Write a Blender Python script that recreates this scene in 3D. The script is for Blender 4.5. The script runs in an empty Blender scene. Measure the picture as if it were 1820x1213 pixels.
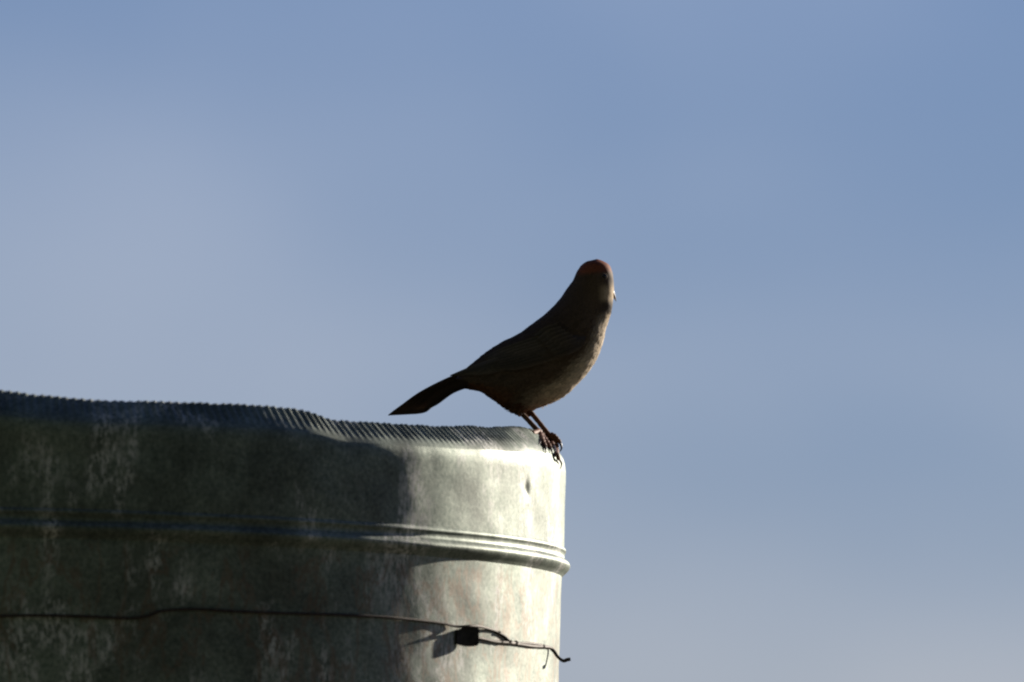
import bpy, bmesh, math, random
from mathutils import Vector, Matrix
from mathutils.bvhtree import BVHTree
from mathutils import noise as mn

rnd = random.Random(11)
scene = bpy.context.scene
R = math.radians

# ------------------------------------------------------------------ camera
S = 0.00045            # metres per photo pixel at the pipe's axis
D = 15.0               # metres from the lens to the pipe's axis
ELEV, ROLL = R(3.6), R(1.3)
CAM = Vector((0, 0, 1.65))
fwd = Vector((0, math.cos(ELEV), math.sin(ELEV)))
r0 = Vector((1, 0, 0)); u0 = Vector((0, -math.sin(ELEV), math.cos(ELEV)))
right = r0 * math.cos(ROLL) + u0 * math.sin(ROLL)
up = -r0 * math.sin(ROLL) + u0 * math.cos(ROLL)
cd = bpy.data.cameras.new('camera'); cam = bpy.data.objects.new('camera', cd)
scene.collection.objects.link(cam)
cd.sensor_width = 36; cd.lens = 36 * D / (1820 * S); cd.clip_end = 20000
cam.matrix_world = Matrix(((right.x, up.x, -fwd.x, CAM.x), (right.y, up.y, -fwd.y, CAM.y),
                           (right.z, up.z, -fwd.z, CAM.z), (0, 0, 0, 1)))
cd.dof.use_dof = True; cd.dof.focus_distance = D - 0.02; cd.dof.aperture_fstop = 8.0
scene.camera = cam

def W(px, py, d=0.0):
    """photo pixel + depth (pixels beyond the pipe's axis plane) -> point"""
    return CAM + (fwd + right * ((px - 910) * S / D) + up * ((606.5 - py) * S / D)) * (D + d * S)

# ------------------------------------------------------------------ sky and sun
SUN_EL, SUN_AZ = R(15), R(45.5)      # azimuth from +Y towards +X
world = bpy.data.worlds.new('World'); scene.world = world; world.use_nodes = True
wn, wl = world.node_tree.nodes, world.node_tree.links
wn.clear()
out = wn.new('ShaderNodeOutputWorld'); bg = wn.new('ShaderNodeBackground'); bg.inputs[1].default_value = 0.05
sky = wn.new('ShaderNodeTexSky'); sky.sky_type = 'NISHITA'; sky.sun_disc = False
sky.sun_elevation = SUN_EL; sky.sun_rotation = SUN_AZ
sky.altitude = 900; sky.air_density = 1.0; sky.dust_density = 0.4; sky.ozone_density = 1.8
tint = wn.new('ShaderNodeMixRGB'); tint.blend_type = 'MULTIPLY'; tint.inputs[0].default_value = 1
tint.inputs[2].default_value = (0.44, 0.505, 0.83, 1)
tc = wn.new('ShaderNodeTexCoord'); mp = wn.new('ShaderNodeMapping')
mp.inputs['Scale'].default_value = (24, 24, 52); mp.inputs['Location'].default_value = (3.7, 1.2, 0.9)
nz = wn.new('ShaderNodeTexNoise'); nz.inputs['Scale'].default_value = 1.0; nz.inputs['Detail'].default_value = 8
nz.inputs['Roughness'].default_value = 0.45
cr = wn.new('ShaderNodeValToRGB'); cr.color_ramp.interpolation = 'EASE'
cr.color_ramp.elements[0].position = 0.30; cr.color_ramp.elements[1].position = 0.74
cr.color_ramp.elements[0].color = (0, 0, 0, 1); cr.color_ramp.elements[1].color = (1, 1, 1, 1)
veil = wn.new('ShaderNodeMixRGB'); veil.blend_type = 'MIX'
cloud = wn.new('ShaderNodeMixRGB'); cloud.blend_type = 'MULTIPLY'; cloud.inputs[0].default_value = 1
cloud.inputs[2].default_value = (1.68, 1.40, 1.20, 1)
wl.new(tc.outputs['Generated'], mp.inputs[0]); wl.new(mp.outputs[0], nz.inputs['Vector'])
sep = wn.new('ShaderNodeSeparateXYZ'); wl.new(tc.outputs['Generated'], sep.inputs[0])
low_haze = wn.new('ShaderNodeMapRange'); low_haze.inputs[1].default_value = 0.092; low_haze.inputs[2].default_value = 0.036
low_haze.inputs[3].default_value = -0.14; low_haze.inputs[4].default_value = 0.16
wl.new(sep.outputs['Z'], low_haze.inputs[0])
hz = wn.new('ShaderNodeMath'); hz.operation = 'ADD'; wl.new(nz.outputs[0], hz.inputs[0]); wl.new(low_haze.outputs[0], hz.inputs[1])
wl.new(hz.outputs[0], cr.inputs[0]); wl.new(cr.outputs[0], veil.inputs[0])
wl.new(sky.outputs[0], tint.inputs[1]); wl.new(tint.outputs[0], veil.inputs[1])
wl.new(tint.outputs[0], cloud.inputs[1]); wl.new(cloud.outputs[0], veil.inputs[2])
wl.new(veil.outputs[0], bg.inputs[0]); wl.new(bg.outputs[0], out.inputs[0])

sd = bpy.data.lights.new('sun', 'SUN'); sd.energy = 5.0; sd.angle = R(0.53); sd.color = (1.0, 0.90, 0.76)
sun = bpy.data.objects.new('sun', sd); scene.collection.objects.link(sun)
sdir = Vector((math.sin(SUN_AZ) * math.cos(SUN_EL), math.cos(SUN_AZ) * math.cos(SUN_EL), math.sin(SUN_EL)))
sun.rotation_euler = sdir.to_track_quat('Z', 'Y').to_euler(); sun.location = (6, 20, 12)

scene.view_settings.view_transform = 'Standard'; scene.view_settings.look = 'None'
scene.view_settings.exposure = 0.75; scene.view_settings.gamma = 1.0
scene.view_settings.use_curve_mapping = False
scene.cycles.filter_width = 2.2

# ------------------------------------------------------------------ helpers
COL = scene.collection
def link_mesh(name, verts, faces, mat, parent=None, smooth=True, cols=None):
    me = bpy.data.meshes.new(name); me.from_pydata([tuple(v) for v in verts], [], faces); me.update()
    if smooth:
        me.polygons.foreach_set('use_smooth', [True] * len(me.polygons))
    if cols is not None:
        a = me.color_attributes.new('Col', 'FLOAT_COLOR', 'POINT')
        a.data.foreach_set('color', [c for col in cols for c in (col[0], col[1], col[2], 1.0)])
    me.materials.append(mat)
    o = bpy.data.objects.new(name, me); COL.objects.link(o)
    if parent is not None:
        o.parent = parent; o.matrix_parent_inverse = Matrix.Translation(-parent.location)
    return o
def empty(name, loc, label, cat):
    o = bpy.data.objects.new(name, None); o.location = loc; o.empty_display_size = 0.05
    COL.objects.link(o); o['label'] = label; o['category'] = cat
    return o
def catmull(pts, n):
    """smooth polyline through tuples, n steps per span"""
    P = [pts[0]] + list(pts) + [pts[-1]]; res = []
    for i in range(1, len(P) - 2):
        for k in range(n):
            t = k / n
            res.append(tuple(0.5 * (2*b + (c-a)*t + (2*a-5*b+4*c-d)*t*t + (-a+3*b-3*c+d)*t**3)
                             for a, b, c, d in zip(P[i-1], P[i], P[i+1], P[i+2])))
    res.append(tuple(pts[-1])); return res
def interp(tab, x):
    if x <= tab[0][0]: return tab[0][1]
    for (a, b), (c, d) in zip(tab, tab[1:]):
        if x <= c:
            t = (x - a) / (c - a); t = t * t * (3 - 2 * t)
            return b + (d - b) * t
    return tab[-1][1]
def tube(pts, radii, n=10, cap=True, squash=None):
    """tapered tube; pts Vectors, radii metres -> verts, faces"""
    V, F = [], []
    ref = Vector((0.3, 0.9, 0.2))
    for i, p in enumerate(pts):
        t = (pts[min(i+1, len(pts)-1)] - pts[max(i-1, 0)]).normalized()
        a = t.cross(ref).normalized(); b = t.cross(a)
        for k in range(n):
            w = 2 * math.pi * k / n
            V.append(p + (a * math.cos(w) + b * math.sin(w)) * radii[i])
    for i in range(len(pts) - 1):
        for k in range(n):
            F.append((i*n+k, i*n+(k+1) % n, (i+1)*n+(k+1) % n, (i+1)*n+k))
    if cap:
        F.append(tuple(reversed(range(n)))); F.append(tuple((len(pts)-1)*n + k for k in range(n)))
    return V, F
def merge(parts):
    V, F = [], []
    for v, f in parts:
        o = len(V); V += v; F += [tuple(i + o for i in q) for q in f]
    return V, F

def sst_(a, b, x):
    t = max(0.0, min(1.0, (x - a) / (b - a))); return t * t * (3 - 2 * t)
def new_mat(name):
    m = bpy.data.materials.new(name); m.use_nodes = True
    nt = m.node_tree
    return m, nt.nodes, nt.links, nt.nodes['Principled BSDF']
def N(nodes, typ, **kw):
    n = nodes.new(typ)
    for k, v in kw.items():
        if k in n.inputs: n.inputs[k].default_value = v
        else: setattr(n, k, v)
    return n
def ramp(nodes, stops):
    r = nodes.new('ShaderNodeValToRGB'); e = r.color_ramp.elements
    while len(e) < len(stops): e.new(0.5)
    for el, (p, c) in zip(e, stops):
        el.position = p; el.color = (c, c, c, 1) if not isinstance(c, tuple) else (*c, 1)
    return r

# ------------------------------------------------------------------ materials
def metal_material():
    """weathered galvanised sheet: dull zinc, pale oxide patches, brownish run-off streaks"""
    m, n, l, b = new_mat('weathered_zinc')
    t = N(n, 'ShaderNodeTexCoord')
    # fine spangle
    sp = N(n, 'ShaderNodeTexNoise', Scale=300.0, Detail=4.0, Roughness=0.7); l.new(t.outputs['Object'], sp.inputs['Vector'])
    spr = ramp(n, [(0.32, (0.125, 0.165, 0.14)), (0.68, (0.345, 0.39, 0.335))]); l.new(sp.outputs[0], spr.inputs[0])
    # broad grime
    gr = N(n, 'ShaderNodeTexNoise', Scale=16.0, Detail=6.0, Roughness=0.62); l.new(t.outputs['Object'], gr.inputs['Vector'])
    grr = ramp(n, [(0.38, 0.5), (0.62, 1.0)]); l.new(gr.outputs[0], grr.inputs[0])
    mul = N(n, 'ShaderNodeMixRGB', blend_type='MULTIPLY'); mul.inputs[0].default_value = 1
    l.new(spr.outputs[0], mul.inputs[1]); l.new(grr.outputs[0], mul.inputs[2])
    # pale oxide flecks, gathered in patches and pulled down by rain
    mp2 = N(n, 'ShaderNodeMapping'); mp2.inputs['Scale'].default_value = (1, 1, 0.45); l.new(t.outputs['Object'], mp2.inputs[0])
    ox1 = N(n, 'ShaderNodeTexNoise', Scale=26.0, Detail=3.0, Roughness=0.55); l.new(mp2.outputs[0], ox1.inputs['Vector'])
    ox1r = ramp(n, [(0.53, 0.0), (0.63, 1.0)]); l.new(ox1.outputs[0], ox1r.inputs[0])
    ox2 = N(n, 'ShaderNodeTexNoise', Scale=300.0, Detail=5.0, Roughness=0.75); l.new(mp2.outputs[0], ox2.inputs['Vector'])
    ox2r = ramp(n, [(0.46, 0.0), (0.60, 1.0)]); l.new(ox2.outputs[0], ox2r.inputs[0])
    ox = N(n, 'ShaderNodeMath', operation='MULTIPLY'); l.new(ox1r.outputs[0], ox.inputs[0]); l.new(ox2r.outputs[0], ox.inputs[1])
    # run-off streaks: below the bead only (object z of the bead is about -0.115 from the top)
    mp3 = N(n, 'ShaderNodeMapping'); mp3.inputs['Scale'].default_value = (1, 1, 0.42); l.new(t.outputs['Object'], mp3.inputs[0])
    st = N(n, 'ShaderNodeTexNoise', Scale=30.0, Detail=6.0, Roughness=0.62, Distortion=0.4); l.new(mp3.outputs[0], st.inputs['Vector'])
    str_ = ramp(n, [(0.46, 0.0), (0.50, 1.0), (0.525, 0.15), (0.60, 0.0)]); l.new(st.outputs[0], str_.inputs[0])
    sx = N(n, 'ShaderNodeSeparateXYZ'); l.new(t.outputs['Object'], sx.inputs[0])
    zr = N(n, 'ShaderNodeMapRange'); zr.inputs[1].default_value = TOPZ - 0.112; zr.inputs[2].default_value = TOPZ - 0.125
    l.new(sx.outputs['Z'], zr.inputs[0])
    sm = N(n, 'ShaderNodeMath', operation='MULTIPLY'); l.new(str_.outputs[0], sm.inputs[0]); l.new(zr.outputs[0], sm.inputs[1])
    c1 = N(n, 'ShaderNodeMixRGB'); c1.inputs[2].default_value = (0.62, 0.62, 0.60, 1)
    l.new(ox.outputs[0], c1.inputs[0]); l.new(mul.outputs[0], c1.inputs[1])
    c2 = N(n, 'ShaderNodeMixRGB'); c2.inputs[2].default_value = (0.20, 0.13, 0.09, 1)
    sm2 = N(n, 'ShaderNodeMath', operation='MULTIPLY'); sm2.inputs[1].default_value = 0.6; l.new(sm.outputs[0], sm2.inputs[0])
    l.new(sm2.outputs[0], c2.inputs[0]); l.new(c1.outputs[0], c2.inputs[1])
    l.new(c2.outputs[0], b.inputs['Base Color']); b.inputs['Specular IOR Level'].default_value = 0.2
    met = N(n, 'ShaderNodeMapRange'); met.inputs[3].default_value = 0.45; met.inputs[4].default_value = 0.0
    l.new(ox.outputs[0], met.inputs[0]); l.new(met.outputs[0], b.inputs['Metallic'])
    rr = N(n, 'ShaderNodeMapRange'); rr.inputs[3].default_value = 0.46; rr.inputs[4].default_value = 0.64
    l.new(gr.outputs[0], rr.inputs[0]); l.new(rr.outputs[0], b.inputs['Roughness'])
    bp = N(n, 'ShaderNodeBump', Strength=0.13, Distance=0.001); l.new(sp.outputs[0], bp.inputs['Height'])
    w2 = N(n, 'ShaderNodeTexNoise', Scale=24.0, Detail=1.5, Roughness=0.5); l.new(t.outputs['Object'], w2.inputs['Vector'])
    bp2 = N(n, 'ShaderNodeBump', Strength=0.1, Distance=0.008); l.new(w2.outputs[0], bp2.inputs['Height'])
    l.new(bp2.outputs[0], bp.inputs['Normal']); l.new(bp.outputs[0], b.inputs['Normal'])
    return m

def feather_material(name, rough=0.75, translucent=0.12):
    m, n, l, b = new_mat(name)
    a = N(n, 'ShaderNodeVertexColor', layer_name='Col')
    t = N(n, 'ShaderNodeTexCoord')
    z = N(n, 'ShaderNodeTexNoise', Scale=700.0, Detail=3.0); l.new(t.outputs['Object'], z.inputs['Vector'])
    zr = ramp(n, [(0.3, 0.72), (0.7, 1.15)]); l.new(z.outputs[0], zr.inputs[0])
    mu = N(n, 'ShaderNodeMixRGB', blend_type='MULTIPLY'); mu.inputs[0].default_value = 1
    l.new(a.outputs[0], mu.inputs[1]); l.new(zr.outputs[0], mu.inputs[2])
    l.new(mu.outputs[0], b.inputs['Base Color']); b.inputs['Roughness'].default_value = rough
    b.inputs['Specular IOR Level'].default_value = 0.25
    if translucent:
        tr = N(n, 'ShaderNodeBsdfTranslucent'); l.new(mu.outputs[0], tr.inputs['Color'])
        mx = N(n, 'ShaderNodeMixShader'); mx.inputs[0].default_value = translucent
        l.new(b.outputs[0], mx.inputs[1]); l.new(tr.outputs[0], mx.inputs[2])
        l.new(mx.outputs[0], n['Material Output'].inputs[0])
    return m
def simple_material(name, col, rough, metallic=0.0, var=0.35, scale=300.0, spec=0.5):
    m, n, l, b = new_mat(name)
    t = N(n, 'ShaderNodeTexCoord'); z = N(n, 'ShaderNodeTexNoise', Scale=scale, Detail=4.0); l.new(t.outputs['Object'], z.inputs['Vector'])
    r = ramp(n, [(0.3, tuple(c * (1 - var) for c in col)), (0.7, tuple(min(1, c * (1 + var)) for c in col))])
    l.new(z.outputs[0], r.inputs[0]); l.new(r.outputs[0], b.inputs['Base Color'])
    b.inputs['Roughness'].default_value = rough; b.inputs['Metallic'].default_value = metallic
    b.inputs['Specular IOR Level'].default_value = spec
    return m

# ------------------------------------------------------------------ ground
gm, gn, gl, gb = new_mat('dry_soil')
gt = N(gn, 'ShaderNodeTexCoord')
g1 = N(gn, 'ShaderNodeTexNoise', Scale=0.35, Detail=8.0, Roughness=0.65); gl.new(gt.outputs['Object'], g1.inputs['Vector'])
grp = ramp(gn, [(0.3, (0.04, 0.045, 0.025)), (0.55, (0.075, 0.065, 0.042)), (0.75, (0.11, 0.09, 0.06))])
gl.new(g1.outputs[0], grp.inputs[0]); gl.new(grp.outputs[0], gb.inputs['Base Color']); gb.inputs['Roughness'].default_value = 0.95
g2 = N(gn, 'ShaderNodeTexNoise', Scale=14.0, Detail=6.0); gl.new(gt.outputs['Object'], g2.inputs['Vector'])
gbp = N(gn, 'ShaderNodeBump', Strength=0.6, Distance=0.03); gl.new(g2.outputs[0], gbp.inputs['Height']); gl.new(gbp.outputs[0], gb.inputs['Normal'])
GV, GF = [(0, 15, 0)], []
rings = [2, 6, 15, 40, 120, 400, 1500, 6000]
for rr_ in rings:
    for k in range(48):
        w = 2 * math.pi * k / 48; GV.append((rr_ * math.cos(w), 15 + rr_ * math.sin(w), 0))
for k in range(48): GF.append((0, 1 + k, 1 + (k + 1) % 48))
for i in range(len(rings) - 1):
    for k in range(48):
        a, b_ = 1 + i*48 + k, 1 + i*48 + (k+1) % 48
        GF.append((a, a + 48, b_ + 48, b_))
ground = link_mesh('ground', GV, GF, gm); ground['kind'] = 'structure'


# scrub hillside added out of view behind the camera, darkening the sheet's shaded side
hm, hn, hl, hb = new_mat('added_hill_scrub')
ht = N(hn, 'ShaderNodeTexCoord')
h1 = N(hn, 'ShaderNodeTexNoise', Scale=0.22, Detail=8.0, Roughness=0.7); hl.new(ht.outputs['Object'], h1.inputs['Vector'])
hr = ramp(hn, [(0.35, (0.016, 0.028, 0.017)), (0.58, (0.03, 0.046, 0.026)), (0.75, (0.07, 0.062, 0.04))])
hl.new(h1.outputs[0], hr.inputs[0]); hl.new(hr.outputs[0], hb.inputs['Base Color']); hb.inputs['Roughness'].default_value = 0.95
HV, HF = [], []
NA, NRD = 90, 26
for j in range(NRD):
    t = j / (NRD - 1); rad = 26 + 240 * t
    for i in range(NA + 1):
        w = math.pi * (0.86 + 1.2 * i / NA)                      # half circle on the camera's side (-Y)
        x, y = rad * math.cos(w) * 1.3, rad * math.sin(w)
        edge = sst_(0, 0.14, i / NA) * sst_(1, 0.86, i / NA)
        h = (230 * sst_(0, 1, t) ** 0.8 + 9 * mn.noise(Vector((x * .03, y * .03, 2))) * t + 1.6 * mn.noise(Vector((x * .25, y * .25, 5))) * min(1, t * 6)) * edge
        HV.append((x, y, h - 0.05 - 0.6 * (1 - min(1, t * 8))))
for j in range(NRD - 1):
    for i in range(NA):
        a = j * (NA + 1) + i; HF.append((a, a + 1, a + NA + 2, a + NA + 1))
added_hill = link_mesh('added_hill', HV, HF, hm); added_hill['kind'] = 'structure'

# ------------------------------------------------------------------ the metal pipe
X0 = 50.0                                  # photo x of the axis
AX = W(X0, 900, 0); AXX, AXY = AX.x, AX.y
TOPZ = W(X0, 695, -905).z                  # undented rim height
ZINC = metal_material()

# sag of the battered rim (photo pixels), against the angle round the pipe from the camera side
SAG = [(-1.2, -4), (-0.6, 3), (-0.25, 3), (-0.07, -2), (0.10, 9), (0.16, 12), (0.3, 10), (0.48, 9), (0.56, 12),
       (0.66, 27), (0.78, 26), (0.9, 24), (1.08, 16), (1.3, 4), (1.57, 0), (2.2, 0), (2.8, 5), (3.2, 0)]
# dents that push the sheet in (theta, z below top, radius theta, radius z, depth px)
DENTS = [(1.195, -116, 0.009, 14, 4.6), (0.56, -45, 0.16, 50, 3.5), (0.28, -60, 0.14, 60, 5), (0.02, -50, 0.15, 40, -5),
         (-0.3, -120, 0.2, 80, 5), (0.45, -330, 0.16, 90, 4), (0.12, -235, 0.10, 22, 6), (0.34, -250, 0.06, 16, 4),
         (1.02, -420, 0.1, 70, 2)]
PROFILE = [(0, 903), (-8, 912), (-18, 923), (-28, 934), (-36, 942), (-44, 948), (-54, 951.5), (-68, 953), (-140, 953.5),
           (-204, 953.5), (-208, 956.5), (-211, 957), (-215, 954.6), (-224, 954.4), (-226, 957), (-229, 960.8), (-232, 963.4),
           (-236, 965), (-241, 963.6), (-246, 959.6), (-251, 954), (-256, 950.3), (-270, 950), (-420, 949)]
def prof(z):
    tab = sorted(PROFILE)
    if z <= tab[0][0]: return tab[0][1]
    for (a, b), (c, d) in zip(tab, tab[1:]):
        if z <= c: return b + (d - b) * (z - a) / (c - a)
    return tab[-1][1]
def sheet_r(th, z):
    r = prof(z)
    wob = mn.noise(Vector((math.cos(th) * 4 + 3.3, math.sin(th) * 4 + 1.7, z * 0.006))) * 1.2 + \
          mn.noise(Vector((math.cos(th) * 16 + 2.2, math.sin(th) * 16 + 5.1, z * 0.018))) * 1.0
    if z > -60: wob *= max(0.25, -z / 60)
    r += wob
    for t0, z0, rt, rz, dep in DENTS:
        dt = (th - t0 + math.pi) % (2 * math.pi) - math.pi
        q = (dt / rt) ** 2 + ((z - z0) / rz) ** 2
        if q < 9: r -= dep * math.exp(-q)
    return r
def sag(th):
    th = (th + math.pi) % (2 * math.pi) - math.pi
    s = SAG if th >= -1.2 else [(-3.2, 0), (-2.4, 4), (-1.7, -2), (-1.2, -4)]
    return interp(s, th)
def on_sheet(th, z, off=0.0, extra_r=0.0):
    """theta from the camera side towards +X, z in px below the top"""
    r = (sheet_r(th, z) + off + extra_r) * S
    zz = TOPZ + (z - sag(th) * max(0.0, 1 + z / 190.0)) * S
    return Vector((AXX + r * math.sin(th), AXY - r * math.cos(th), zz))

BASE_PX = TOPZ / S
pipe = empty('metal_pipe', (AXX, AXY, 0), 'weathered galvanised metal pipe with crimped, dented top edge and raised band', 'pipe')

# crimped rim: fine pleats pressed into the top of the sheet, running over the shoulder
NCR, SUB = 404, 8
rows = [0, -4, -9, -14, -19, -24, -28, -32, -36, -41, -46]
V, F = [], []
nc = NCR * SUB
jit = [rnd.uniform(0.7, 1.2) * (1 - 0.55 * sst_(1.0, 1.3, abs(2 * math.pi * (k + .5) / NCR - math.pi))) for k in range(NCR)]
tip = [rnd.uniform(-0.9, 0.9) for _ in range(NCR)]
cosT = [math.cos(2 * math.pi * j / SUB) for j in range(SUB)]
for z in rows:
    amp = 2.7 * max(0.0, min(1.0, (z + 37) / 16.0))
    for c in range(nc):
        th = 2 * math.pi * c / nc - math.pi; k = c // SUB
        w = cosT[c % SUB]
        p = on_sheet(th, z, 0, amp * (w if w > 0 else w * 0.9) * jit[k])
        if z > -10: p.z += (tip[k] * (1 + z / 10) + 0.8 * w * (1 + z / 10)) * S
        V.append(p)
for i in range(len(rows) - 1):
    for c in range(nc):
        F.append((i*nc + c, (i+1)*nc + c, (i+1)*nc + (c+1) % nc, i*nc + (c+1) % nc))
# inner skin of the crimps
off = len(V)
for z in rows[::-1][3:]:
    amp = 2.7 * max(0.0, min(1.0, (z + 37) / 16.0))
    for c in range(nc):
        th = 2 * math.pi * c / nc - math.pi; k = c // SUB
        w = cosT[c % SUB]
        p = on_sheet(th, z, -2.6, amp * w * jit[k])
        if z > -10: p.z += (tip[k] * (1 + z / 10) + 0.8 * w * (1 + z / 10)) * S
        V.append(p)
nin = len(rows) - 3
for i in range(nin - 1):
    for c in range(nc):
        F.append((off + i*nc + c, off + (i+1)*nc + c, off + (i+1)*nc + (c+1) % nc, off + i*nc + (c+1) % nc))
for c in range(nc):
    a = off + (nin - 1) * nc
    F.append((a + c, c, (c+1) % nc, a + (c+1) % nc))
rim = link_mesh('crimped_rim', V, F, ZINC, pipe)

def ring_strip(zs, n, close_off=None):
    V, F = [], []
    for z in zs:
        for c in range(n): V.append(on_sheet(2 * math.pi * c / n - math.pi, z))
    for i in range(len(zs) - 1):
        for c in range(n):
            F.append((i*n + c, (i+1)*n + c, (i+1)*n + (c+1) % n, i*n + (c+1) % n))
    return V, F
zs_top = [-46, -50, -55, -61, -68] + list(range(-75, -204, -4)) + [-204]
zs_bead = [-204, -206, -208, -209.5, -211, -213, -215, -219, -224, -225.5, -227, -229, -231, -233.5, -236, -238.5, -241, -243.5, -246, -248, -250, -251.5, -253, -254.5, -256]
zs_low = [-256, -260, -265, -270] + list(range(-278, -480, -7)) + [-500, -540, -600, -800, -1400, -2400, -4000, -BASE_PX]
link_mesh('upper_wall', *ring_strip(zs_top, 1400), ZINC, pipe)
link_mesh('raised_band', *ring_strip(zs_bead, 1400), ZINC, pipe)
# lower wall with an inner skin, so the pipe is a hollow sheet
Vl, Fl = ring_strip(zs_low, 1000)
lo = len(Vl); ni = 120
for z, rr_ in ((-BASE_PX, 944), (-500, 944), (-256, 944), (-60, 944), (-36, 936)):
    for c in range(ni):
        th = 2 * math.pi * c / ni - math.pi
        Vl.append((AXX + rr_*S*math.sin(th), AXY - rr_*S*math.cos(th), TOPZ + (z - sag(th) * max(0, 1 + z/190.0)) * S))
for i in range(4):
    for c in range(ni):
        Fl.append((lo + i*ni + c, lo + (i+1)*ni + c, lo + (i+1)*ni + (c+1) % ni, lo + i*ni + (c+1) % ni))
link_mesh('lower_wall', Vl, Fl, ZINC, pipe)

def hit_pipe(px, py, off=0.0):
    """the point of the sheet behind a photo pixel, lifted off the sheet by off pixels"""
    d = -300.0
    for _ in range(30):
        p = W(px, py, d)
        z = (p.z - TOPZ) / S
        th = math.asin(max(-1, min(1, (p.x - AXX) / (953 * S))))
        z += sag(th) * max(0.0, 1 + z / 190.0)
        r = (sheet_r(th, z) + off) * S
        q = r * r - (p.x - AXX) ** 2
        y = AXY - (math.sqrt(q) if q > 0 else 0.0)
        dn = ((p - CAM).length and (y - CAM.y) / (p.y - CAM.y) * (D + d * S) - D) / S
        if abs(dn - d) < 0.02: d = dn; break
        d = dn
    return W(px, py, d)

# fin-like clip that holds the wire: a bent strap, foot on the sheet, fin standing out
bp_ = hit_pipe(823, 1131)
th_b = math.atan2(bp_.x - AXX, AXY - bp_.y)
nrm = Vector((math.sin(th_b), -math.cos(th_b), 0)); tan = Vector((math.cos(th_b), math.sin(th_b), 0)); zz = Vector((0, 0, 1))
CLIPM = simple_material('dark_rusted_steel', (0.035, 0.032, 0.027), 0.8, 0.0, 0.5, 200, 0.2)
bm = bmesh.new()
def bm_box(bm, c, ax, ay, az, hx, hy, hz):
    vs = [bm.verts.new(c + ax*hx*sx + ay*hy*sy + az*hz*sz) for sx in (-1, 1) for sy in (-1, 1) for sz in (-1, 1)]
    for q in ((0,1,3,2), (4,6,7,5), (0,4,5,1), (2,3,7,6), (0,2,6,4), (1,5,7,3)):
        bm.faces.new([vs[i] for i in q])
# a strap bent away from the sheet: plate section (tangent, outward), pressed out along z
sec = [(-24, 4), (-12, 5.5), (-2, 8), (8, 11), (15, 14), (20, 16.5), (23, 18)]
lo_z = [-15, -17, -18, -18, -17, -16, -13]; hi_z = [8, 13, 16, 18, 18, 17, 14]
rings_ = []
for (tt_, oo_), za, zb in zip(sec, lo_z, hi_z):
    p_ = bp_ + tan * tt_ * S + nrm * (oo_ - tt_ * tt_ / 1900.0) * S
    rings_.append([bm.verts.new(p_ + zz * za * S), bm.verts.new(p_ + zz * zb * S), bm.verts.new(p_ + zz * zb * S - nrm * 4 * S + tan * 2 * S), bm.verts.new(p_ + zz * za * S - nrm * 4 * S + tan * 2 * S)])
for r1, r2 in zip(rings_, rings_[1:]):
    for k in range(4): bm.faces.new((r1[k], r1[(k + 1) % 4], r2[(k + 1) % 4], r2[k]))
bm.faces.new(rings_[0][::-1]); bm.faces.new(rings_[-1])
bmesh.ops.recalc_face_normals(bm, faces=bm.faces[:])

me = bpy.data.meshes.new('wire_clip'); bm.to_mesh(me); bm.free(); me.materials.append(CLIPM)
clip = bpy.data.objects.new('wire_clip', me); COL.objects.link(clip); clip.parent = pipe
clip.matrix_parent_inverse = Matrix.Translation(-pipe.location)
# ------------------------------------------------------------------ the wire round the pipe
WIREM = simple_material('rusty_wire', (0.045, 0.031, 0.023), 0.65, 0.2, 0.5, 260)
A = [(-60, 1097, 2.4), (60, 1094, 2.4), (150, 1096, 2.4), (220, 1099, 2.4), (258, 1096, 2.4), (290, 1086, 2.4), (350, 1083, 2.4), (420, 1087, 2.4), (500, 1090, 2.4),
     (600, 1093, 2.4), (680, 1097, 2.4), (735, 1102, 2.4), (785, 1108, 2.4), (812, 1114, 6), (835, 1113, 15), (853, 1114, 11), (875, 1120, 2.4), (888, 1126, 2.4),
     (898, 1132, 2.4), (906, 1140, 2.4), (914, 1143, 2.4), (940, 1144, 2.4), (962, 1147, 2.4), (977, 1151, 2.4)]
B = [(842, 1133, 2.4), (858, 1136, 2.4), (880, 1141, 2.4), (905, 1143, 2.4), (925, 1146, 2.4), (945, 1149, 2.4), (963, 1150, 2.4), (976, 1151, 2.4),
     (984, 1157, 7), (990, 1166, 9), (996, 1172, 12), (1002, 1175, 14), (1008, 1173, 14), (1014, 1172, 14)]
def wire_pts(tab):
    return [hit_pipe(x, y, o) if x < 990 else None for x, y, o in tab]
pa = wire_pts(A)
# carry strand A on round the hidden back of the pipe
back = []
th0 = math.atan2(pa[0].x - AXX, AXY - pa[0].y); z0 = pa[0].z
for k in range(1, 40):
    th = th0 - k * (2 * math.pi - 1.30) / 40
    back.append(Vector((AXX + 953.5*S*math.sin(th), AXY - 953.5*S*math.cos(th), z0 - 0.012 * math.sin(k / 40 * math.pi) - 0.03 * k / 40)))
pa = back[::-1] + pa
pb = wire_pts(B); last = [p for p in pb if p is not None][-1]
dl = (last - CAM).dot(fwd)
for i, (x, y, o) in enumerate(B):
    if pb[i] is None: pb[i] = W(x, y, (dl - D) / S)
def wire_tube(pts, rad, n=5):
    sm = [Vector(p) for p in catmull([tuple(p) for p in pts], n)]
    rr_ = [rad * S * (1 + 0.22 * mn.noise(p * 160)) for p in sm]
    return tube(sm, rr_, 10)
wparts = [wire_tube(pa, 2.5), wire_tube(pb, 3.0)]
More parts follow.
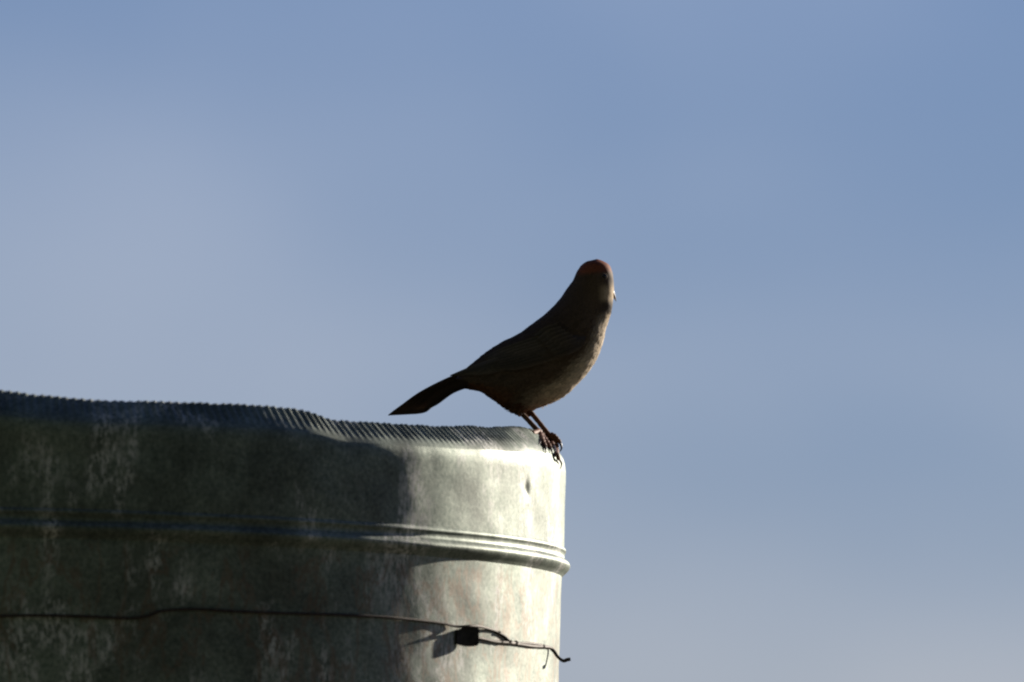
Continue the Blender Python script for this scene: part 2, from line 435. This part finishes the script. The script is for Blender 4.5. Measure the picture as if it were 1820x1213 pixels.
# snipped, flattened tip and the twists where the strands are knotted
def coil(center, along, rad, length, turns, wr):
    a = along.cross(Vector((0, 0, 1))).normalized(); b = along.cross(a)
    pts = [center + along * (t / 40 - .5) * length * S + (a * math.cos(t / 40 * turns * 6.283) + b * math.sin(t / 40 * turns * 6.283)) * rad * S for t in range(41)]
    return tube(pts, [wr * S] * 41, 8)
for (x, y, o, ln, tn, rd_) in ((886, 1125, 2.4, 6, 2.0, 2.2), (906, 1141, 3, 7, 2.0, 2.4), (917, 1143, 3, 6, 2.0, 2.6), (965, 1149, 3, 9, 2.5, 2.4), (890, 1142, 2.4, 8, 2.0, 2.3)):
    c = hit_pipe(x, y, o); a = (hit_pipe(x + 8, y + 2, o) - hit_pipe(x - 8, y - 2, o)).normalized()
    wparts.append(coil(c, a, rd_, ln, tn, 1.5))
wv, wf = merge(wparts)
wo = link_mesh('twisted_wire', wv, wf, WIREM)
wo['label'] = 'rusty twisted wire wrapped round the metal pipe, loose end sticking out'; wo['category'] = 'wire'

# ------------------------------------------------------------------ the bird
BD = -40.0                                  # depth of the bird's mid-plane
bird = empty('bird', W(972, 780, BD), 'brown songbird with rusty cap perched on the crimped edge of the pipe', 'bird')
# cross-sections: back x,y / belly x,y / half width
SEC = [(822, 660, 826, 691, 13), (829, 655, 836, 692, 18), (845, 642, 858, 698, 29), (866, 625, 884, 715, 42), (895, 607, 914, 731, 53),
       (921, 594, 958, 724, 59), (945, 577, 1000, 705, 61), (967, 560, 1037, 672, 58), (984, 544, 1059, 641, 52), (996, 530, 1071, 610, 46),
       (1006, 516, 1077, 585, 40), (1012, 507, 1083, 566, 36.5), (1018, 499, 1088, 549, 34.5), (1022, 490, 1090, 530, 34), (1027, 480, 1091, 508, 33),
       (1034, 471, 1089, 487, 29.5), (1043, 465, 1083, 472, 24), (1051, 463, 1073, 465, 14), (1060, 461, 1064, 461.5, 3)]
sm = catmull(SEC, 5); NR = 56
GREY = (0.125, 0.085, 0.058); BACK = (0.088, 0.056, 0.038); RUF = (0.26, 0.075, 0.034); BUFF = (0.58, 0.45, 0.30)
PALE = (0.72, 0.61, 0.47); UNDER = (0.20, 0.085, 0.04); DARK = (0.05, 0.036, 0.028)
def lerp3(a, b, t): return tuple(x + (y - x) * t for x, y in zip(a, b))
def sst(a, b, x):
    t = max(0, min(1, (x - a) / (b - a))); return t * t * (3 - 2 * t)
def plumage_colour(px, py, cosphi, s):
    """px,py photo position, cosphi +1 back .. -1 belly, s 0..1 tail to crown"""
    c = lerp3(BACK, GREY, sst(0.5, -0.3, cosphi))
    belly = sst(-0.45, -0.88, cosphi)
    c = lerp3(c, PALE, belly * sst(900, 985, px) * sst(540, 580, py))
    c = lerp3(c, UNDER, sst(-0.2, -0.7, cosphi) * sst(935, 895, px) * sst(800, 850, px))
    head = sst(545, 530, py)
    crown = sst(6, -4, (py - 484) - (px - 1055) * -0.10) * sst(1020, 1032, px)
    throat = head * sst(1060, 1080, px) * sst(500, 518, py)
    c = lerp3(c, BUFF, throat)
    c = lerp3(c, BUFF, sst(1074, 1082, px) * sst(552, 558, py) * sst(578, 570, py) * 0.8)
    c = lerp3(c, DARK, 0.8 * sst(1056, 1078, px) * sst(531, 542, py) * sst(564, 552, py))        # necklace of dark spots
    c = lerp3(c, DARK, 0.7 * math.exp(-((px - 1081) / 6) ** 2 - ((py - 499) / 6) ** 2))            # lores
    c = lerp3(c, RUF, crown)
    return c
V, F, C, INFO = [], [], [], []
for i, (bx, by, ex, ey, wd) in enumerate(sm):
    cx, cy, ax_, ay_ = (bx + ex) / 2, (by + ey) / 2, (bx - ex) / 2, (by - ey) / 2
    for k in range(NR):
        ph = 2 * math.pi * k / NR
        cp, sp = math.cos(ph), math.sin(ph)
        px, py = cx + ax_ * cp, cy + ay_ * cp
        px += 0.8 * mn.noise(Vector((px * .1, py * .1, sp * 4))); 
        V.append(W(px, py, BD + wd * sp * (1 + 0.05 * abs(cp) * 0)))
        C.append(plumage_colour(px, py, cp, i / len(sm))); INFO.append((px, py, cp, cx, cy))
ns = len(sm)
for i in range(ns - 1):
    for k in range(NR):
        F.append((i*NR + k, i*NR + (k+1) % NR, (i+1)*NR + (k+1) % NR, (i+1)*NR + k))
F.append(tuple(reversed(range(NR)))); F.append(tuple((ns-1)*NR + k for k in range(NR)))
FM = feather_material('soft_plumage')
# feathered thighs, part of the same body surface
thigh_polys = []
for (pts, rad) in (([(925, 700), (921, 716), (920, 727), (924, 737)], [22, 15, 8.5, 4.5]), ([(948, 698), (942, 715), (938, 727), (942, 738)], [24, 16, 9, 4.5])):
    dd = BD - 18 if pts[0][0] < 930 else BD + 16
    tp = [Vector(p[:3]) for p in catmull([tuple(W(x, y, dd)) for x, y in pts], 4)]
    tr_ = [r[0] * S for r in catmull([(r,) for r in rad], 4)]
    v, f = tube(tp, tr_, 20)
    o = len(V); V += v; F += [tuple(a + o for a in q) for q in f]
    C += [lerp3(GREY, UNDER, 0.6)] * len(v); INFO += [(920, 720, -0.4, pts[1][0], pts[1][1])] * len(v)
body = link_mesh('body', V, F, FM, bird, cols=C)
bvh = BVHTree.FromPolygons([tuple(v) for v in V], F)
def body_hit(px, py, off=0.0, far=False):
    p0 = W(px, py, BD)
    dr = (p0 - CAM).normalized()
    if far: h = bvh.ray_cast(p0 + dr * 0.3, -dr, 0.6)
    else: h = bvh.ray_cast(p0 - dr * 0.3, dr, 0.6)
    if h[0] is None: return None
    return h[0] + (dr if far else -dr) * off * S

# small contour feathers all over the body
PV, PF, PC = [], [], []
def contour_feather(p, n, fl, ln, wd, lift, col):
    fl = (fl - n * fl.dot(n)).normalized(); sd_ = n.cross(fl)
    o = len(PV); dirn = (fl * math.cos(lift) + n * math.sin(lift))
    base = p - n * 0.4 * S - dirn * ln * 0.2 * S
    for t, w in ((0, .45), (.4, 1.0), (.78, .72)):
        m_ = base + dirn * ln * t * S - n * (t * t * ln * 0.06 * S)
        PV.extend((m_ - sd_ * wd * w * S * .5, m_ + n * wd * .10 * S, m_ + sd_ * wd * w * S * .5))
    PV.append(base + dirn * ln * S - n * ln * 0.09 * S)
    PF.extend([(o, o+1, o+4, o+3), (o+1, o+2, o+5, o+4), (o+3, o+4, o+7, o+6), (o+4, o+5, o+8, o+7), (o+6, o+7, o+9), (o+7, o+8, o+9)])
    PC.extend([col] * 10)
vv = [Vector(v) for v in V]
tris = []; acc = 0.0
for fi, f in enumerate(F):
    if len(f) != 4: continue
    a, b, c, d = (vv[i] for i in f)
    ar = ((b - a).cross(d - a)).length
    acc += ar; tris.append((acc, f))
import bisect
accs = [t[0] for t in tris]
ctr_axis = W(960, 640, BD)
tail_dir = (W(700, 735, BD) - W(880, 655, BD)).normalized()
for q in range(5200):
    f = tris[bisect.bisect_left(accs, rnd.random() * acc)][1]
    u_, v_ = rnd.random(), rnd.random()
    a, b, c, d = (vv[i] for i in f)
    p = (a * (1 - u_) + b * u_) * (1 - v_) + (d * (1 - u_) + c * u_) * v_
    n_ = (b - a).cross(d - a)
    if n_.length < 1e-12: continue
    n_.normalize()
    px, py, cp, scx, scy = INFO[f[0]]
    if n_.dot(p - W(scx, scy, BD)) < 0: n_ = -n_
    col = C[f[0]]
    t_head = sst(600, 520, py)
    # feathers lie tailward on the body, swept down and back on the head and neck
    neck = (W(940, 600, BD) - W(1075, 480, BD)).normalized()
    bel = (W(880, 715, BD) - W(1050, 660, BD)).normalized()
    fl = tail_dir * (1 - t_head) + neck * t_head
    if cp < -0.3: fl = fl * 0.3 + (bel if py > 640 else (W(1040, 660, BD) - W(1082, 560, BD)).normalized()) * 0.7
    sz = 15 - 8.5 * t_head
    if py > 690 and px > 840: sz *= 1.15
    j = rnd.uniform(0.78, 1.22)
    lift = R(rnd.uniform(1.5, 6)) + (R(6) if py > 690 else 0)
    if sm and (px > 1068 and py < 540): sz *= 0.7; lift *= 0.5
    contour_feather(p, n_, fl, sz * rnd.uniform(.75, 1.2), sz * .55, lift, tuple(x * j for x in col))
# wispy belly fluff by the legs
for q in range(70):
    x = rnd.uniform(900, 1000); y = interp([(900, 727), (915, 731), (958, 723), (1000, 703)], x) - 2
    p = W(x, y, BD + rnd.uniform(-22, 22))
    fl = (W(x - 6 + rnd.uniform(-3, 6), y + 9, BD + rnd.uniform(-4, 4)) - W(x, y, BD)).normalized()
    contour_feather(p, fwd.cross(fl).normalized(), fl, rnd.uniform(8, 15), rnd.uniform(2, 5), R(2), lerp3(UNDER, PALE, sst(920, 980, x)))
pl = link_mesh('plumage', PV, PF, feather_material('contour_feathers', 0.8, 0.3), bird, cols=PC); pl['kind'] = 'stuff'

# long feathers: a cambered blade drawn along a path of photo points
FLM = feather_material('flight_feathers', 0.55, 0.08)
def blade(name, path, widths, side, col, edge, parent):
    """path of points, widths px, side vector = blade's width direction"""
    pts = [Vector(p) for p in catmull([tuple(p) for p in path], 4)]
    ws = [w[0] for w in catmull([(w,) for w in widths], 4)]
    V, F, C = [], [], []
    for i, p in enumerate(pts):
        t = (pts[min(i+1, len(pts)-1)] - pts[max(i-1, 0)]).normalized()
        s_ = (side - t * side.dot(t)).normalized(); nn = t.cross(s_)
        if nn.dot(CAM - p) < 0: nn = -nn
        for u_, h, cc in ((-1, 0, edge), (-.55, .16, col), (0, .28, tuple(x * .6 for x in col)), (.12, .24, col), (.6, .12, col), (1, 0, edge)):
            V.append(p + s_ * u_ * ws[i] * S + nn * h * min(ws[i], 6) * S); C.append(cc)
    for i in range(len(pts) - 1):
        for k in range(5): F.append((i*6 + k, i*6 + k + 1, (i+1)*6 + k + 1, (i+1)*6 + k))
    nF = len(V)                                   # underside, so the blade has thickness
    V += [v + (v - CAM).normalized() * 0.7 * S for v in V]; C += C
    F += [tuple(reversed([a + nF for a in q])) for q in F]
    return link_mesh(name, V, F, FLM, parent, cols=C)

WINGC = (0.07, 0.052, 0.04); WEDGE = (0.125, 0.095, 0.07)
def wing(far):
    sgn = 1 if far else -1
    def pt(x, y, off):
        h = body_hit(x, y, off, far)
        if h is None:
            best = None
            for k in range(1, 40):                # slide towards the body until the surface is met
                h = body_hit(x + k * 2.0, y - k * 0.6, off, far)
                if h is not None: best = h; break
            dd = (best - CAM).dot(fwd) if best is not None else D + (BD + sgn*20) * S
            return W(x, y, (dd - D) / S)
        return h
    parts = []
    sv = up * 1.0 + right * 0.35
    # primaries, secondaries: base, tip, half width
    for k in range(8):
        t = k / 7
        base = (952 - 14 * t, 640 - 6 * t); tipp = (800 + 48 * (1 - t), 668 - 1 * (1 - t))
        mid = (890 - 8 * t, 653 - 10 * t)
        parts.append(('primary_feather', [base, mid, ((mid[0] + tipp[0]) / 2, (mid[1] + tipp[1]) / 2), tipp], [6, 7, 5.5, 0.8], 3 + 0.8 * k))
    for k in range(7):
        t = k / 6
        base = (1000 - 30 * t, 628 - 28 * t); tipp = (884 - 22 * t, 655 - 20 * t)
        mid = ((base[0] + tipp[0]) / 2, (base[1] + tipp[1]) / 2 + 2)
        parts.append(('secondary_feather', [base, mid, ((mid[0] + tipp[0]) / 2, (mid[1] + tipp[1]) / 2 + 1), tipp], [7, 9, 8, 1.5], 6 + 0.8 * k))
    for k in range(7):
        t = k / 6
        base = (1032 - 40 * t, 612 - 30 * t); tipp = (985 - 35 * t, 632 - 34 * t)
        mid = ((base[0] + tipp[0]) / 2, (base[1] + tipp[1]) / 2)
        parts.append(('covert_feather', [base, mid, tipp], [8, 9.5, 2], 10 + 0.5 * k))
    root = None
    first = True
    for nm, path, ws, off in parts:
        pp = [pt(x, y, off * (1 if i else 0.4)) for i, (x, y) in enumerate(path)]
        j = rnd.uniform(.85, 1.15)
        col = tuple(c * j for c in WINGC)
        if first:
            # the wing arm: a low padded shell under the feathers, the part that carries them
            GVv, GFf, GC = [], [], []
            arm = [(1040, 606, 3, 8), (1020, 612, 5, 16), (990, 618, 6, 22), (955, 628, 6, 23), (915, 642, 5, 19), (880, 652, 3, 12), (850, 660, 1, 4)]
            for (x, y, o, h) in arm:
                for u_ in (-1, -.5, 0, .5, 1):
                    GVv.append(pt(x + u_ * h * -.25, y + u_ * h, o * (1 - u_ * u_) + .6)); GC.append(WINGC)
            for i in range(len(arm) - 1):
                for k in range(4): GFf.append((i*5 + k, i*5 + k + 1, (i+1)*5 + k + 1, (i+1)*5 + k))
            root = link_mesh('wing', GVv, GFf, FLM, bird, cols=GC); first = False
        o = blade(nm, pp, ws, sv, col, tuple(c * j for c in WEDGE), bird)
        o.parent = root; o.matrix_parent_inverse = Matrix()
    return root
wings = [wing(False), wing(True)]

# tail: a closed fan of ten long feathers
TC = (0.075, 0.048, 0.034); TE = (0.11, 0.072, 0.05)
tail_root = None
tside = (up * 0.75 + right * 0.45 - fwd * 0.45).normalized()
for k in range(10):
    t = k / 9
    b = (840, 664 + 17 * t); tp = (690 + 46 * t, 738.5 - 2.5 * t)
    m1 = (799 + 5 * t, 678 + 15 * t); m2 = (748 + 24 * t, 705 + 10 * t)
    dz = BD - 10 + 22 * (1 - t)
    path = [W(*b, dz), W(*m1, dz - 1 * k), W(*m2, dz - 1 * k), W(tp[0] + 20, tp[1] - 9.5 + 2.5 * t, dz - 1 * k), W(*tp, dz - 1 * k)]
    j = rnd.uniform(.85, 1.15)
    if tail_root is None:
        cone = [W(858, 668, BD), W(838, 673, BD), W(815, 681, BD), W(795, 689, BD)]
        v, f = tube(cone, [24*S, 17*S, 11*S, 4*S], 20)
        tail_root = link_mesh('tail', v, f, FLM, bird, cols=[TC] * len(v))
    o = blade('tail_feather', path, [8, 10, 12, 8 - 2 * t, 1.0], tside, tuple(c * j for c in TC), tuple(c * j for c in TE), bird)
    o.parent = tail_root; o.matrix_parent_inverse = Matrix()

# bill: short conical, upper and lower halves, turned a little away from the camera
BILLM = simple_material('horn_bill', (0.30, 0.25, 0.21), 0.28, 0, 0.2, 500)
bb, bt = W(1080, 511, BD + 4), W(1097, 535, BD + 14)
bax = (bt - bb).normalized(); bside = bax.cross(up).normalized(); bup = bside.cross(bax)
def bill_half(name, sgn, length, h0, parent):
    V, F = [], []; n = 12; L = (bt - bb).length * length
    for i in range(9):
        t = i / 8; r = (1 - t) ** 0.72
        c = bb + bax * L * t + bup * (-3.0 * S * t * t if sgn > 0 else 0)
        for k in range(n):
            w = math.pi * k / (n - 1)
            V.append(c + bside * math.cos(w) * 8.2 * S * r + bup * (sgn * math.sin(w) * h0 * S * r + sgn * .35 * S))
    for i in range(8):
        for k in range(n - 1): F.append((i*n+k, i*n+k+1, (i+1)*n+k+1, (i+1)*n+k))
        F.append((i*n + n - 1, i*n, (i+1)*n, (i+1)*n + n - 1))
    return link_mesh(name, V, F, BILLM, parent)
bill = bill_half('bill', 1, 1.0, 8.2, bird)
low = bill_half('lower_bill', -1, 0.9, 6.2, bird); low.parent = bill; low.matrix_parent_inverse = Matrix()

# eyes: dark glossy ball in a pale buff ring
EYEM = simple_material('dark_eye', (0.012, 0.008, 0.006), 0.06, 0, 0.1, 100)
LIDM = simple_material('buff_eye_ring', (0.13, 0.095, 0.07), 0.7)
for (x, y, far) in ((1073, 492, False), (1048, 490, True)):
    h = body_hit(x, y, -2.2, far)
    cn = W(1058, 497, BD); nn = (h - cn).normalized()
    V, F = [], []
    a = nn.cross(up).normalized(); b = nn.cross(a)
    for i in range(9):
        th = math.pi * (i / 8) * 0.5; 
        for k in range(16):
            w = 2 * math.pi * k / 16
            V.append(h + nn * math.cos(th) * 4.6 * S + (a * math.cos(w) + b * math.sin(w)) * max(1e-3, math.sin(th)) * 5 * S)
    for i in range(8):
        for k in range(16): F.append((i*16+k, (i+1)*16+k, (i+1)*16+(k+1) % 16, i*16+(k+1) % 16))
    ey = link_mesh('eye', V, F, EYEM, bird)
    loop = [h + nn * 2.4 * S + (a * math.cos(w) + b * math.sin(w) * .9) * 5.3 * S for w in [2 * math.pi * k / 20 for k in range(21)]]
    v, f = tube(loop, [0.9 * S] * 21, 8, cap=False)
    eo = link_mesh('eyelid', v, f, LIDM, bird)
    eo.parent = ey; eo.matrix_parent_inverse = Matrix()

# legs: tarsus and toes in one skin, claws as sub-parts
LEGM = simple_material('scaly_leg', (0.15, 0.068, 0.04), 0.6, 0, 0.45, 900, 0.25)
CLAWM = simple_material('horn_claw', (0.05, 0.038, 0.03), 0.35, 0, 0.3, 500)
def leg(d_top, ankle, foot, d_foot, toes):
    top = W(*ankle, d_top); ft = W(*foot, d_foot)
    parts = []
    mid = top.lerp(ft, .5) + up * 0.5 * S
    pts = [Vector(p) for p in catmull([tuple(top), tuple(top.lerp(ft, .12)), tuple(mid), tuple(top.lerp(ft, .88)), tuple(ft)], 5)]
    n = len(pts)
    rad = []
    for i in range(n):
        t = i / (n - 1); r = 5.4 - 1.0 * math.sin(t * math.pi) + (1.4 if t > .9 else 0)
        rad.append(r * S * (1 + .05 * math.sin(i * 2.4)))
    parts.append(tube(pts, rad, 12))
    claws = []
    for toe in toes:                              # photo points with lift off the sheet; the last three make the claw
        P3 = [ft] + [hit_pipe(x, y, o) if o is not None else W(x, y, d_foot) for x, y, o in toe]
        tpts = P3[:-2]
        sp_ = [Vector(p) for p in catmull([tuple(p) for p in tpts], 6)]
        rr_ = [(5.0 - 1.4 * i / len(sp_)) * S * (1 + .14 * math.sin(i * 1.75)) for i in range(len(sp_))]
        parts.append(tube(sp_, rr_, 10))
        cp_ = [Vector(p) for p in catmull([tuple(p) for p in P3[-3:]], 6)]
        claws.append(tube(cp_, [(2.4 * (1 - i / len(cp_)) ** .8 + .25) * S for i in range(len(cp_))], 8))
    v, f = merge(parts)
    lo_ = link_mesh('leg', v, f, LEGM, bird)
    for v, f in claws:
        c = link_mesh('claw', v, f, CLAWM, bird); c.parent = lo_; c.matrix_parent_inverse = Matrix()
    return lo_
leg(BD - 18, (921, 729), (957, 767), BD - 22,
    [[(948, 770, 4), (944, 768, 4), (940, 770, 3), (938, 776, 1)],
     [(966, 778, 5), (972, 786, 6), (978, 796, 5), (981, 803, 4), (982, 811, 1)],
     [(968, 773, 6), (977, 782, 7), (984, 793, 6), (987, 800, 4), (987, 809, 1)],
     [(962, 776, 5), (965, 785, 6), (969, 794, 5), (970, 800, 4), (969, 806, 1)]])
leg(BD + 16, (940, 729), (976, 774), BD + 10,
    [[(968, 779, 3), (963, 782, 3), (960, 786, 3), (958, 791, 1)],
     [(983, 783, 6), (988, 795, 6), (990, 808, 5), (993, 816, 5), (998, 824, 4), (996, 834, 2)],
     [(983, 774, None), (990, 780, None), (996, 788, None), (998, 797, None), (994, 804, None)],
     [(981, 778, None), (987, 787, None), (991, 796, None), (992, 803, None), (989, 808, None)]])
